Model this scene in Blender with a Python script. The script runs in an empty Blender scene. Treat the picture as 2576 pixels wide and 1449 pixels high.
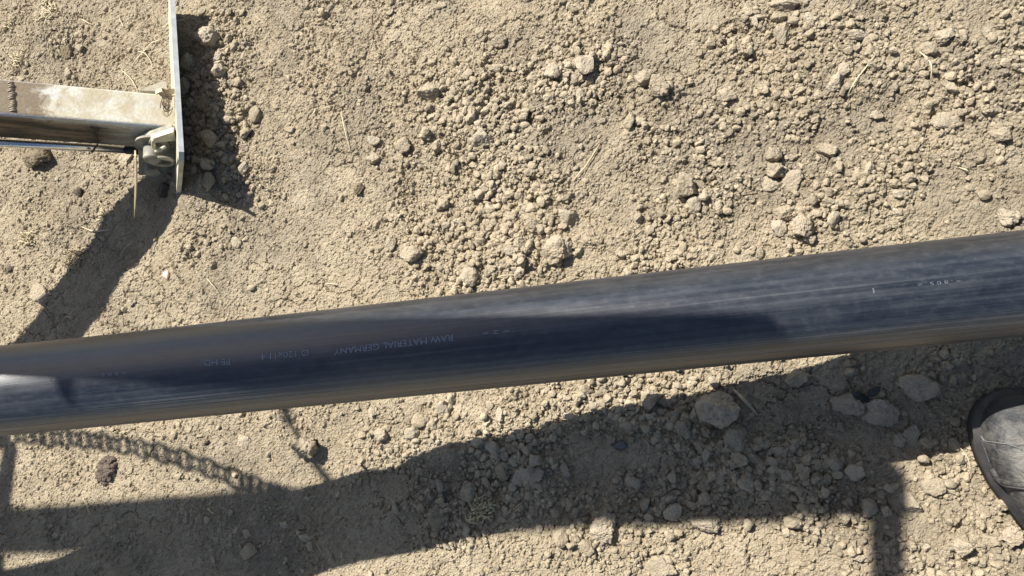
import bpy, math, random
import numpy as np
from mathutils import Matrix, Vector, noise as mnoise

random.seed(7); RNG = np.random.default_rng(11)
scene = bpy.context.scene
COL = scene.collection

# ------------------------------------------------------------------ camera
F, CX, CY = 1858.0, 1288.0, 724.5            # camera calibration for a 2576 px wide picture
H = 1.125                                    # camera height over the soil
_n = np.array([(1939 - CX) / F, (959 - CY) / F, 1.0]); UP = -_n / np.linalg.norm(_n)
WX = np.array([1.0, 0, 0]) - UP[0] * UP; WX /= np.linalg.norm(WX)
WY = np.cross(UP, WX)
if WY[1] > 0: WY = -WY
ROT = np.array([WX, WY, UP]); CAM = np.array([0, 0, H])
def ray(px, py): return ROT @ np.array([(px - CX) / F, (py - CY) / F, 1.0])
def atd(px, py, d): return CAM + d * ray(px, py)
def atz(px, py, z=0.0):
    d = ray(px, py); return CAM + d * ((z - H) / d[2])
def proj(P):
    c = ROT.T @ (np.asarray(P, float) - CAM); return c[0] / c[2] * F + CX, c[1] / c[2] * F + CY
SUNV = np.array([0.5, -0.6, -1.0])           # direction the sunlight travels
def back(P, z): return np.asarray(P) - SUNV * (z - P[2])

cd = bpy.data.cameras.new('camera'); cam = bpy.data.objects.new('camera', cd); COL.objects.link(cam)
xc, yc, zc = ROT @ [1, 0, 0], -(ROT @ [0, 1, 0]), -(ROT @ [0, 0, 1])
cam.matrix_world = Matrix(((xc[0], yc[0], zc[0], 0), (xc[1], yc[1], zc[1], 0), (xc[2], yc[2], zc[2], H), (0, 0, 0, 1)))
cd.sensor_width = 36; cd.lens = 36 * F / 2576; cd.clip_start = 0.02; cd.clip_end = 500
scene.camera = cam

# ------------------------------------------------------------------ world + sun
elev = math.atan2(1.0, math.hypot(0.5, 0.6)); azim = math.atan2(-0.5, 0.6)
w = bpy.data.worlds.new("World"); scene.world = w; w.use_nodes = True
nt = w.node_tree; bg = nt.nodes['Background']
sky = nt.nodes.new('ShaderNodeTexSky'); sky.sky_type = 'NISHITA'; sky.sun_disc = False
sky.sun_elevation = elev; sky.sun_rotation = azim; sky.dust_density = 1.2
nt.links.new(sky.outputs[0], bg.inputs[0]); bg.inputs[1].default_value = 0.050
sd = bpy.data.lights.new('sun', 'SUN'); sd.energy = 4.5; sd.angle = math.radians(0.53); sd.color = (1.0, 0.96, 0.885)
so = bpy.data.objects.new('sun', sd); COL.objects.link(so)
so.rotation_euler = Vector((-SUNV[0], -SUNV[1], -SUNV[2])).to_track_quat('Z', 'Y').to_euler()
scene.view_settings.view_transform = 'Standard'; scene.view_settings.look = 'None'
scene.view_settings.exposure = 1.10; scene.view_settings.gamma = 1.0

# ------------------------------------------------------------------ helpers
def tag(o, label=None, cat=None, group=None, kind=None):
    if label: o['label'] = label
    if cat: o['category'] = cat
    if group: o['group'] = group
    if kind: o['kind'] = kind
    return o
def mesh(name, verts, faces, smooth=True):
    me = bpy.data.meshes.new(name)
    verts = np.asarray(verts, dtype=np.float32)
    if isinstance(faces, np.ndarray):
        k = faces.shape[1]; nf = len(faces)
        me.vertices.add(len(verts)); me.vertices.foreach_set('co', verts.ravel())
        me.loops.add(nf * k); me.loops.foreach_set('vertex_index', faces.astype(np.int32).ravel())
        me.polygons.add(nf); me.polygons.foreach_set('loop_start', np.arange(0, nf * k, k, dtype=np.int32))
        me.polygons.foreach_set('loop_total', np.full(nf, k, dtype=np.int32)); me.update(calc_edges=True)
    else:
        me.from_pydata([tuple(map(float, v)) for v in verts], [], faces); me.update()
    me.polygons.foreach_set('use_smooth', np.full(len(me.polygons), smooth)); me.update()
    return me
def obj(name, me, mat=None, parent=None):
    o = bpy.data.objects.new(name, me); COL.objects.link(o)
    if mat and not me.materials: me.materials.append(mat)
    if parent: o.parent = parent
    return o
def empty(name, loc=(0, 0, 0), mat=None):
    o = bpy.data.objects.new(name, None); COL.objects.link(o); o.empty_display_size = 0.05
    if mat is not None: o.matrix_world = mat
    else: o.location = loc
    return o
class MB:
    def __init__(s): s.v = []; s.f = []
    def add(s, v, f):
        n = len(s.v); s.v += [tuple(map(float, p)) for p in v]; s.f += [tuple(i + n for i in q) for q in f]; return s
    def box(s, lo, hi, bev=0.0, fr=None):
        x0, y0, z0 = lo; x1, y1, z1 = hi
        if bev <= 0:
            v = [(x, y, z) for x in (x0, x1) for y in (y0, y1) for z in (z0, z1)]
            f = [(0, 1, 3, 2), (4, 6, 7, 5), (0, 4, 5, 1), (2, 3, 7, 6), (0, 2, 6, 4), (1, 5, 7, 3)]
        else:
            prof = []
            for (cy, cz, a0) in ((y1 - bev, z1 - bev, 0), (y0 + bev, z1 - bev, 90), (y0 + bev, z0 + bev, 180), (y1 - bev, z0 + bev, 270)):
                for k in range(5):
                    a = math.radians(a0 + k * 22.5); prof.append((cy + bev * math.cos(a), cz + bev * math.sin(a)))
            m = len(prof); v = [(x0, a, b) for a, b in prof] + [(x1, a, b) for a, b in prof]
            f = [(i, (i + 1) % m, m + (i + 1) % m, m + i) for i in range(m)] + [tuple(range(m - 1, -1, -1)), tuple(range(m, 2 * m))]
        if fr is not None: v = [fr(p) for p in v]
        return s.add(v, f)
    def prism(s, poly, d0, d1, axes):       # poly in 2 coords, extruded along third; axes = permutation fn
        m = len(poly); v = [axes(a, b, d0) for a, b in poly] + [axes(a, b, d1) for a, b in poly]
        return s.add(v, [(i, (i + 1) % m, m + (i + 1) % m, m + i) for i in range(m)] + [tuple(range(m - 1, -1, -1)), tuple(range(m, 2 * m))])
    def tube(s, pts, rad, seg=8, closed=False, flat=1.0):
        pts = [np.asarray(p, float) for p in pts]; n = len(pts)
        rad = rad if hasattr(rad, '__len__') else [rad] * n
        prev = None; vs = []
        for i, p in enumerate(pts):
            if closed: t = pts[(i + 1) % n] - pts[i - 1]
            else: t = pts[min(i + 1, n - 1)] - pts[max(i - 1, 0)]
            t = t / (np.linalg.norm(t) + 1e-12)
            if prev is None:
                a = np.array([0, 0, 1.0]) if abs(t[2]) < .9 else np.array([1.0, 0, 0])
                prev = np.cross(t, a)
            u = prev - np.dot(prev, t) * t; u /= np.linalg.norm(u) + 1e-12; prev = u; b = np.cross(t, u)
            for k in range(seg):
                an = 2 * math.pi * k / seg; vs.append(p + rad[i] * (math.cos(an) * u + flat * math.sin(an) * b))
        fs = []
        for i in range(n if closed else n - 1):
            j = (i + 1) % n
            for k in range(seg):
                l = (k + 1) % seg; fs.append((i * seg + k, i * seg + l, j * seg + l, j * seg + k))
        if not closed: fs += [tuple(range(seg - 1, -1, -1)), tuple(range((n - 1) * seg, n * seg))]
        return s.add(vs, fs)
    def build(s, name, mat, parent=None, smooth=False):
        return obj(name, mesh(name, s.v, s.f, smooth), mat, parent)

# ------------------------------------------------------------------ node helpers
class N:
    def __init__(s, name):
        s.m = bpy.data.materials.new(name); s.m.use_nodes = True; s.t = s.m.node_tree
        s.b = s.t.nodes['Principled BSDF']
    def n(s, typ, ins=None, **kw):
        nd = s.t.nodes.new(typ)
        for k, v in kw.items(): setattr(nd, k, v)
        for k, v in (ins or {}).items():
            if hasattr(v, 'is_linked') or isinstance(v, bpy.types.NodeSocket): s.t.links.new(v, nd.inputs[k])
            else: nd.inputs[k].default_value = v
        return nd
    def noise(s, vec, scale, detail=4, rough=.55, dist=0.0):
        return s.n('ShaderNodeTexNoise', {'Vector': vec, 'Scale': scale, 'Detail': detail, 'Roughness': rough, 'Distortion': dist}).outputs['Fac']
    def math(s, op, a, b=0.0, clamp=False):
        return s.n('ShaderNodeMath', {0: a, 1: b}, operation=op, use_clamp=clamp).outputs[0]
    def ramp(s, fac, lo, hi, a=0.0, b=1.0):
        return s.n('ShaderNodeMapRange', {'Value': fac, 'From Min': lo, 'From Max': hi, 'To Min': a, 'To Max': b}).outputs[0]
    def mix(s, fac, a, b):
        nd = s.t.nodes.new('ShaderNodeMix'); nd.data_type = 'RGBA'
        for i, v in ((0, fac), (6, a), (7, b)):
            if isinstance(v, bpy.types.NodeSocket): s.t.links.new(v, nd.inputs[i])
            else: nd.inputs[i].default_value = (*v, 1) if isinstance(v, tuple) and len(v) == 3 else v
        return nd.outputs[2]
    def bump(s, h, strength, dist, nrm=None):
        nd = s.n('ShaderNodeBump', {'Height': h, 'Strength': strength, 'Distance': dist})
        if nrm is not None: s.t.links.new(nrm, nd.inputs['Normal'])
        return nd.outputs[0]
    def out(s, **kw):
        for k, v in kw.items():
            k = k.replace('_', ' ')
            if isinstance(v, bpy.types.NodeSocket): s.t.links.new(v, s.b.inputs[k])
            else: s.b.inputs[k].default_value = (*v, 1) if isinstance(v, tuple) and len(v) == 3 else v
        return s.m
def simple(name, col, rough=.7, metal=0.0, var=.25, scale=60, bump=.3, bd=.001):
    q = N(name); co = q.n('ShaderNodeTexCoord').outputs['Object']
    f = q.noise(co, scale, 5)
    c = q.mix(q.ramp(f, .3, .7), tuple(x * (1 - var) for x in col), tuple(min(1, x * (1 + var)) for x in col))
    return q.out(Base_Color=c, Roughness=rough, Metallic=metal, Normal=q.bump(f, bump, bd))

def soil_mat(name, coord, tint=(1, 1, 1), attr=None, rnd=False, fine=1.0):
    q = N(name)
    co = q.n('ShaderNodeTexCoord').outputs['Object'] if coord == 'obj' else q.n('ShaderNodeNewGeometry').outputs['Position']
    big = q.noise(co, 3.2, 4, .6); mid = q.noise(co, 22, 5, .65, .4); sm = q.noise(co, 260, 4, .7)
    dark = tuple(a * b for a, b in zip((.250, .195, .125), tint)); pale = tuple(a * b for a, b in zip((.462, .385, .268), tint))
    c = q.mix(q.ramp(mid, .32, .68), dark, pale)
    c = q.mix(q.ramp(big, .38, .62, 0, .6), c, tuple(a * b for a, b in zip((.320, .250, .160), tint)))
    c = q.mix(q.ramp(sm, .25, .75, 0, .55), c, tuple(a * b for a, b in zip((.575, .498, .375), tint)))
    if attr:
        at = q.n('ShaderNodeAttribute', attribute_name=attr).outputs['Fac']
        c = q.mix(q.ramp(at, 0, 1, 0, 1), c, q.n('ShaderNodeHueSaturation', {'Value': .62, 'Saturation': .9, 'Color': c}).outputs[0])
    if rnd:
        r = q.n('ShaderNodeObjectInfo').outputs['Random']
        c = q.n('ShaderNodeHueSaturation', {'Value': q.ramp(r, 0, 1, .92, 1.10), 'Saturation': q.ramp(r, 0, 1, 1.0, .85), 'Color': c}).outputs[0]
    f1 = q.noise(co, 420, 5, .72); f2 = q.noise(co, 1300, 3, .7)
    vo = q.n('ShaderNodeTexVoronoi', {'Vector': co, 'Scale': 330.0, 'Randomness': 1.0}, feature='SMOOTH_F1').outputs['Distance']
    h = q.math('ADD', q.math('MULTIPLY', f1, 1.0), q.math('MULTIPLY', vo, -.8 * fine))
    h = q.math('ADD', h, q.math('MULTIPLY', f2, .35))
    nrm = q.bump(h, 1.0, .0034 * fine)
    return q.out(Base_Color=c, Roughness=.95, Specular_IOR_Level=.15, Normal=nrm)

SOIL = soil_mat('dry_soil', 'pos', attr='wear')
CLOD = soil_mat('clod_soil', 'pos', rnd=True, fine=.8)
GRAV = soil_mat('crumb_soil', 'pos', attr='tintv', fine=.6)
MOIST = soil_mat('moist_soil', 'pos', tint=(.38, .36, .40))
MOISTB = soil_mat('damp_soil', 'pos', tint=(.60, .58, .56))
PALE = soil_mat('pale_soil', 'pos', tint=(1.18, 1.18, 1.22))

# ------------------------------------------------------------------ numpy noise
def vnoise(x, y, seed):
    xi = np.floor(x).astype(np.int64); yi = np.floor(y).astype(np.int64); fx = x - xi; fy = y - yi
    fx = fx * fx * (3 - 2 * fx); fy = fy * fy * (3 - 2 * fy)
    def h(a, b):
        n = (a * 374761393 + b * 668265263 + seed * 1442695041) & 0xffffffff
        n = ((n ^ (n >> 13)) * 1274126177) & 0xffffffff
        return ((n ^ (n >> 16)) & 0xffff) / 65535.0
    return (h(xi, yi) * (1 - fx) + h(xi + 1, yi) * fx) * (1 - fy) + (h(xi, yi + 1) * (1 - fx) + h(xi + 1, yi + 1) * fx) * fy
def fbm(x, y, f, octv, seed, gain=.5):
    s = 0; a = 1; t = 0
    for k in range(octv):
        s = s + a * (vnoise(x * f + 17.3 * k, y * f - 9.1 * k, seed + k) * 2 - 1); t += a; a *= gain; f *= 2.03
    return s / t

# density of crumbs: ellipses given in picture pixels, turned into places on the soil
ZONES = [(1750, 1150, 900, 260, 1.0), (2350, 1330, 420, 200, .7), (1250, 560, 230, 230, 1.0), (1180, 300, 170, 130, .7),
         (1500, 180, 300, 140, .55), (1900, 60, 500, 120, .6), (2350, 150, 350, 150, .55), (2250, 450, 250, 110, .7), (1650, 480, 320, 150, .45),
         (560, 330, 90, 240, .9), (700, 100, 200, 120, .45), (1150, 1060, 300, 90, .6), (2000, 900, 600, 120, .6), (1100, 1330, 220, 120, .7),
         (150, 130, 90, 100, .5), (1600, 600, 300, 120, .7), (450, 620, 60, 60, .45), (1950, 290, 250, 90, .45), (2050, 560, 120, 90, .4)]
SMOOTH = [(800, 270, 110, 120, .6), (700, 600, 150, 160, .5), (1560, 440, 60, 160, .5), (2330, 380, 150, 80, .5), (300, 1230, 420, 140, .55),
          (1190, 650, 60, 60, .6), (1700, 40, 80, 40, .5), (2420, 880, 120, 50, .4), (500, 1380, 300, 70, .4), (1290, 30, 80, 40, .5), (1950, 470, 60,60,.3)]
def _z(lst):
    out = []
    for px, py, rx, ry, a in lst:
        c = atz(px, py); ex = atz(px + rx, py); ey = atz(px, py - ry)
        out.append((c[0], c[1], abs(ex[0] - c[0]), abs(ey[1] - c[1]), a))
    return out
ZONES_W, SMOOTH_W = _z(ZONES), _z(SMOOTH)
def density(x, y):
    d = np.zeros_like(x)
    for cx, cy, rx, ry, a in ZONES_W: d = np.maximum(d, a * np.exp(-(((x - cx) / rx) ** 2 + ((y - cy) / ry) ** 2)))
    for cx, cy, rx, ry, a in SMOOTH_W: d = d * (1 - a * np.exp(-(((x - cx) / rx) ** 2 + ((y - cy) / ry) ** 2)))
    n = fbm(x, y, 8.0, 5, 50, .6)
    return np.clip(d * (.72 + 2.3 * n) + .06 + .35 * n, 0.01, 1.0)

# ------------------------------------------------------------------ ground height field
STEP = .0017
gx0, gx1, gy0, gy1 = -1.74, .43, -.47, .97
xs = np.arange(gx0, gx1, STEP); ys = np.arange(gy0, gy1, STEP)
def outer(a, sgn):
    o = []; s = STEP; p = a
    while abs(p - a) < 60:
        s *= 1.16; p += sgn * s; o.append(p)
    return np.array(o)
X = np.concatenate([outer(xs[0], -1)[::-1], xs, outer(xs[-1], 1)]); Y = np.concatenate([outer(ys[0], -1)[::-1], ys, outer(ys[-1], 1)])
ix0 = int(np.searchsorted(X, xs[0])); iy0 = int(np.searchsorted(Y, ys[0]))
GX, GY = np.meshgrid(X, Y, indexing='xy')
def macro(x, y):
    h = .011 * fbm(x, y, 2.3, 3, 3) + .006 * fbm(x, y, 8.0, 4, 9)
    def b(px, py, rx, ry, a):
        c = atz(px, py); return a * np.exp(-(((x - c[0]) / rx) ** 2 + ((y - c[1]) / ry) ** 2))
    h = h + b(560, 260, .07, .17, .008) + b(500, 470, .05, .05, .012) + b(390, 470, .04, .05, -.02)
    h = h + b(1300, 620, .12, .08, .010) + b(2050, 1080, .28, .05, -.014) + b(1500, 1230, .35, .045, -.014) + b(1900, 1130, .1, .05, .008)
    h = h + b(1130, 1130, .05, .04, .014) + b(980, 1180, .03, .03, -.010) + b(1330, 1110, .06, .03, -.012) + b(1450, 1060, .07, .04, .006)
    h = h + b(60, 900, .12, .05, .010) + b(230, 720, .14, .05, .010) + b(330, 780, .12, .03, -.008)
    h = h + b(2450, 1165, .13, .08, -.009)
    return h
damp = np.exp(-(np.clip(np.abs(GX + .65) - 1.3, 0, None) ** 2 + np.clip(np.abs(GY - .25) - 1.0, 0, None) ** 2) / 4.0)
HT = macro(GX, GY) * damp
sx, sy = slice(ix0, ix0 + len(xs)), slice(iy0, iy0 + len(ys))
cx_, cy_ = GX[sy, sx], GY[sy, sx]
core = HT[sy, sx].copy()
dens = density(cx_, cy_)
core += .0040 * fbm(cx_, cy_, 26, 5, 21, .66) + .0028 * (1 - np.abs(fbm(cx_, cy_, 85, 4, 33, .72))) ** 2 * (0.5 + 1.0 * dens) + .0008 * fbm(cx_, cy_, 230, 2, 44, .7)
def sstep(v, a, b): t = np.clip((v - a) / (b - a), 0, 1); return t * t * (3 - 2 * t)
rgh = np.clip(.25 + 1.6 * dens + .9 * fbm(cx_, cy_, 5, 3, 171), .15, 1.1)
core += .0036 * sstep(fbm(cx_, cy_, 13, 6, 141, .58), .06, .10) * rgh + .0026 * sstep(fbm(cx_, cy_, 31, 5, 151, .6), .05, .10) * rgh - .0038 * sstep(fbm(cx_, cy_, 17, 6, 161, .58), .16, .21) * rgh
# shallow crust cracks
def worley_edge(x, y, f, seed):
    x = x * f; y = y * f; xi = np.floor(x).astype(np.int64); yi = np.floor(y).astype(np.int64)
    f1 = np.full(x.shape, 9.0); f2 = np.full(x.shape, 9.0)
    for i in (-1, 0, 1):
        for j in (-1, 0, 1):
            a = xi + i; b = yi + j
            def h(s):
                n = (a * 374761393 + b * 668265263 + s * 1442695041) & 0xffffffff
                n = ((n ^ (n >> 13)) * 1274126177) & 0xffffffff
                return ((n ^ (n >> 16)) & 0xffff) / 65535.0
            d = np.hypot(a + h(seed) - x, b + h(seed + 5) - y)
            m = d < f1; f2 = np.where(m, f1, np.minimum(f2, d)); f1 = np.where(m, d, f1)
    return f2 - f1
wxx = cx_ + .030 * fbm(cx_, cy_, 22, 5, 71, .65); wyy = cy_ + .030 * fbm(cx_, cy_, 22, 5, 77, .65)
e = worley_edge(wxx, wyy, 19.0, 5); crackmask = np.clip(fbm(cx_, cy_, 7, 3, 90) * 3 + .4, 0, 1)
core -= .0040 * np.exp(-(e / .035) ** 2) * crackmask
e = worley_edge(wxx, wyy, 52.0, 15); core -= .0016 * np.exp(-(e / .09) ** 2) * (1 - .5 * crackmask)
# crumbs pressed into the crust
base0 = core.copy()
nst = 150000
px_ = RNG.uniform(xs[0], xs[-1], nst); py_ = RNG.uniform(ys[0], ys[-1], nst)
dd = density(px_, py_)
keep = RNG.uniform(0, 1, nst) < (.13 + .87 * dd); px_, py_, dd = px_[keep], py_[keep], dd[keep]
rr = np.clip(RNG.lognormal(math.log(.0021), .45, len(px_)) * (.75 + .75 * dd), .0017, .0068)
ny, nx = core.shape
for x, y, r in zip(px_, py_, rr):
    k = int(r * 1.35 / STEP) + 1; i = int((x - xs[0]) / STEP); j = int((y - ys[0]) / STEP)
    i0, i1, j0, j1 = max(0, i - k), min(nx, i + k + 1), max(0, j - k), min(ny, j + k + 1)
    if i1 <= i0 or j1 <= j0: continue
    X_ = xs[i0:i1] - x; Y_ = (ys[j0:j1] - y)[:, None]
    a = (x * 9173.1 + y * 331.7) % 3.14; ca, sa = math.cos(a), math.sin(a)
    u = X_ * ca + Y_ * sa; v = -X_ * sa + Y_ * ca
    q = (np.abs(u) / (r * 1.15)) ** 2.6 + (np.abs(v) / (r * .85)) ** 2.6
    tl = ((x * 571.3) % 1 - .5) * .7
    z = base0[min(j, ny - 1), min(i, nx - 1)] + (np.minimum(np.sqrt(np.clip(1 - q, 0, 1)) * 1.35, .98 + tl * v / r) - .22 + tl * u / r) * r
    blk = core[j0:j1, i0:i1]; np.maximum(blk, np.where(q < 1, z, -9), out=blk)
fade = np.clip(np.minimum.reduce([(cx_ - xs[0]) / .04, (xs[-1] - cx_) / .04, (cy_ - ys[0]) / .04, (ys[-1] - cy_) / .04]), 0, 1)
HT[sy, sx] = HT[sy, sx] * (1 - fade) + core * fade
def gh(x, y):
    i = int(np.clip(np.searchsorted(X, x), 1, len(X) - 1)); j = int(np.clip(np.searchsorted(Y, y), 1, len(Y) - 1)); return float(HT[j, i])
def ghs(x, y):
    s = [gh(x + dx, y + dy) for dx, dy in ((0, 0), (.006, 0), (-.006, 0), (0, .006), (0, -.006))]; return sum(s) / 5
def onground(px, py):
    P = atz(px, py)
    for _ in range(4): P = atz(px, py, ghs(P[0], P[1]))
    return P
vv = np.stack([GX.ravel(), GY.ravel(), HT.ravel()], 1)
NXc, NYc = len(X), len(Y); ii, jj = np.meshgrid(np.arange(NXc - 1), np.arange(NYc - 1)); a0 = (jj * NXc + ii).ravel()
ff = np.stack([a0, a0 + 1, a0 + 1 + NXc, a0 + NXc], 1)
gm = mesh('ground', vv, ff, False)
wear = np.clip(fbm(GX, GY, 6, 5, 120, .6) * 2.2 - .10, 0, 1) * .75
def spot(px, py, rx, ry, a):
    c = atz(px, py); return a * np.exp(-(((GX - c[0]) / rx) ** 2 + ((GY - c[1]) / ry) ** 2))
wear = wear + spot(150, 130, .09, .08, .5) + spot(120, 420, .10, .06, .3) + spot(300, 280, .35, .25, .22) + spot(1750, 60, .22, .05, .30) + spot(1250, 320, .14, .08, .2)
wear = np.clip(wear, 0, 1)
at = gm.attributes.new('wear', 'FLOAT', 'POINT'); at.data.foreach_set('value', wear.ravel().astype(np.float32))
ground = tag(obj('ground', gm, SOIL), kind='structure')

# ------------------------------------------------------------------ clods
def ico(sub):
    import bmesh
    bm = bmesh.new(); bmesh.ops.create_icosphere(bm, subdivisions=sub, radius=1.0)
    v = np.array([p.co[:] for p in bm.verts]); f = np.array([[q.index for q in t.verts] for t in bm.faces]); bm.free(); return v, f
ICO = {k: ico(k) for k in (1, 2, 3, 4, 5)}
def rock(sub, seed, planes=11, rough=.10, flat=.62, elong=1.25):
    r = np.random.default_rng(seed); v, f = ICO[sub]
    nn = r.normal(size=(planes, 3)); nn /= np.linalg.norm(nn, axis=1)[:, None]; hh = r.uniform(.52, .95, planes)
    dots = v @ nn.T; c = hh / np.clip(dots, .06, None); c = np.minimum(c, 1.25)
    p = 36.0; rad = (np.sum(c ** -p, axis=1) + 1.15 ** -p) ** (-1 / p)
    off = Vector(r.uniform(-50, 50, 3))
    if rough > 0:
        nz = np.array([mnoise.fractal(Vector(q) * 2.1 + off, .75, 2.1, 5) for q in v])
        n2 = np.array([mnoise.fractal(Vector(q) * 5.0 + off, .6, 2.2, 4) for q in v])
        rad = rad * (1 + rough * nz + rough * .55 * n2)
    P = v * rad[:, None] * np.array([elong ** .5, elong ** -.5, flat]) * 1.12
    return P, f
ROCK3 = []
for k in range(16):
    P, f = rock(3, 100 + k, planes=9 + k % 5, rough=.09 + .03 * (k % 4), flat=.55 + .05 * (k % 5), elong=1.05 + .12 * (k % 5))
    ROCK3.append(mesh('clod', P, f, False)); ROCK3[-1].materials.append(CLOD)

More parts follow.
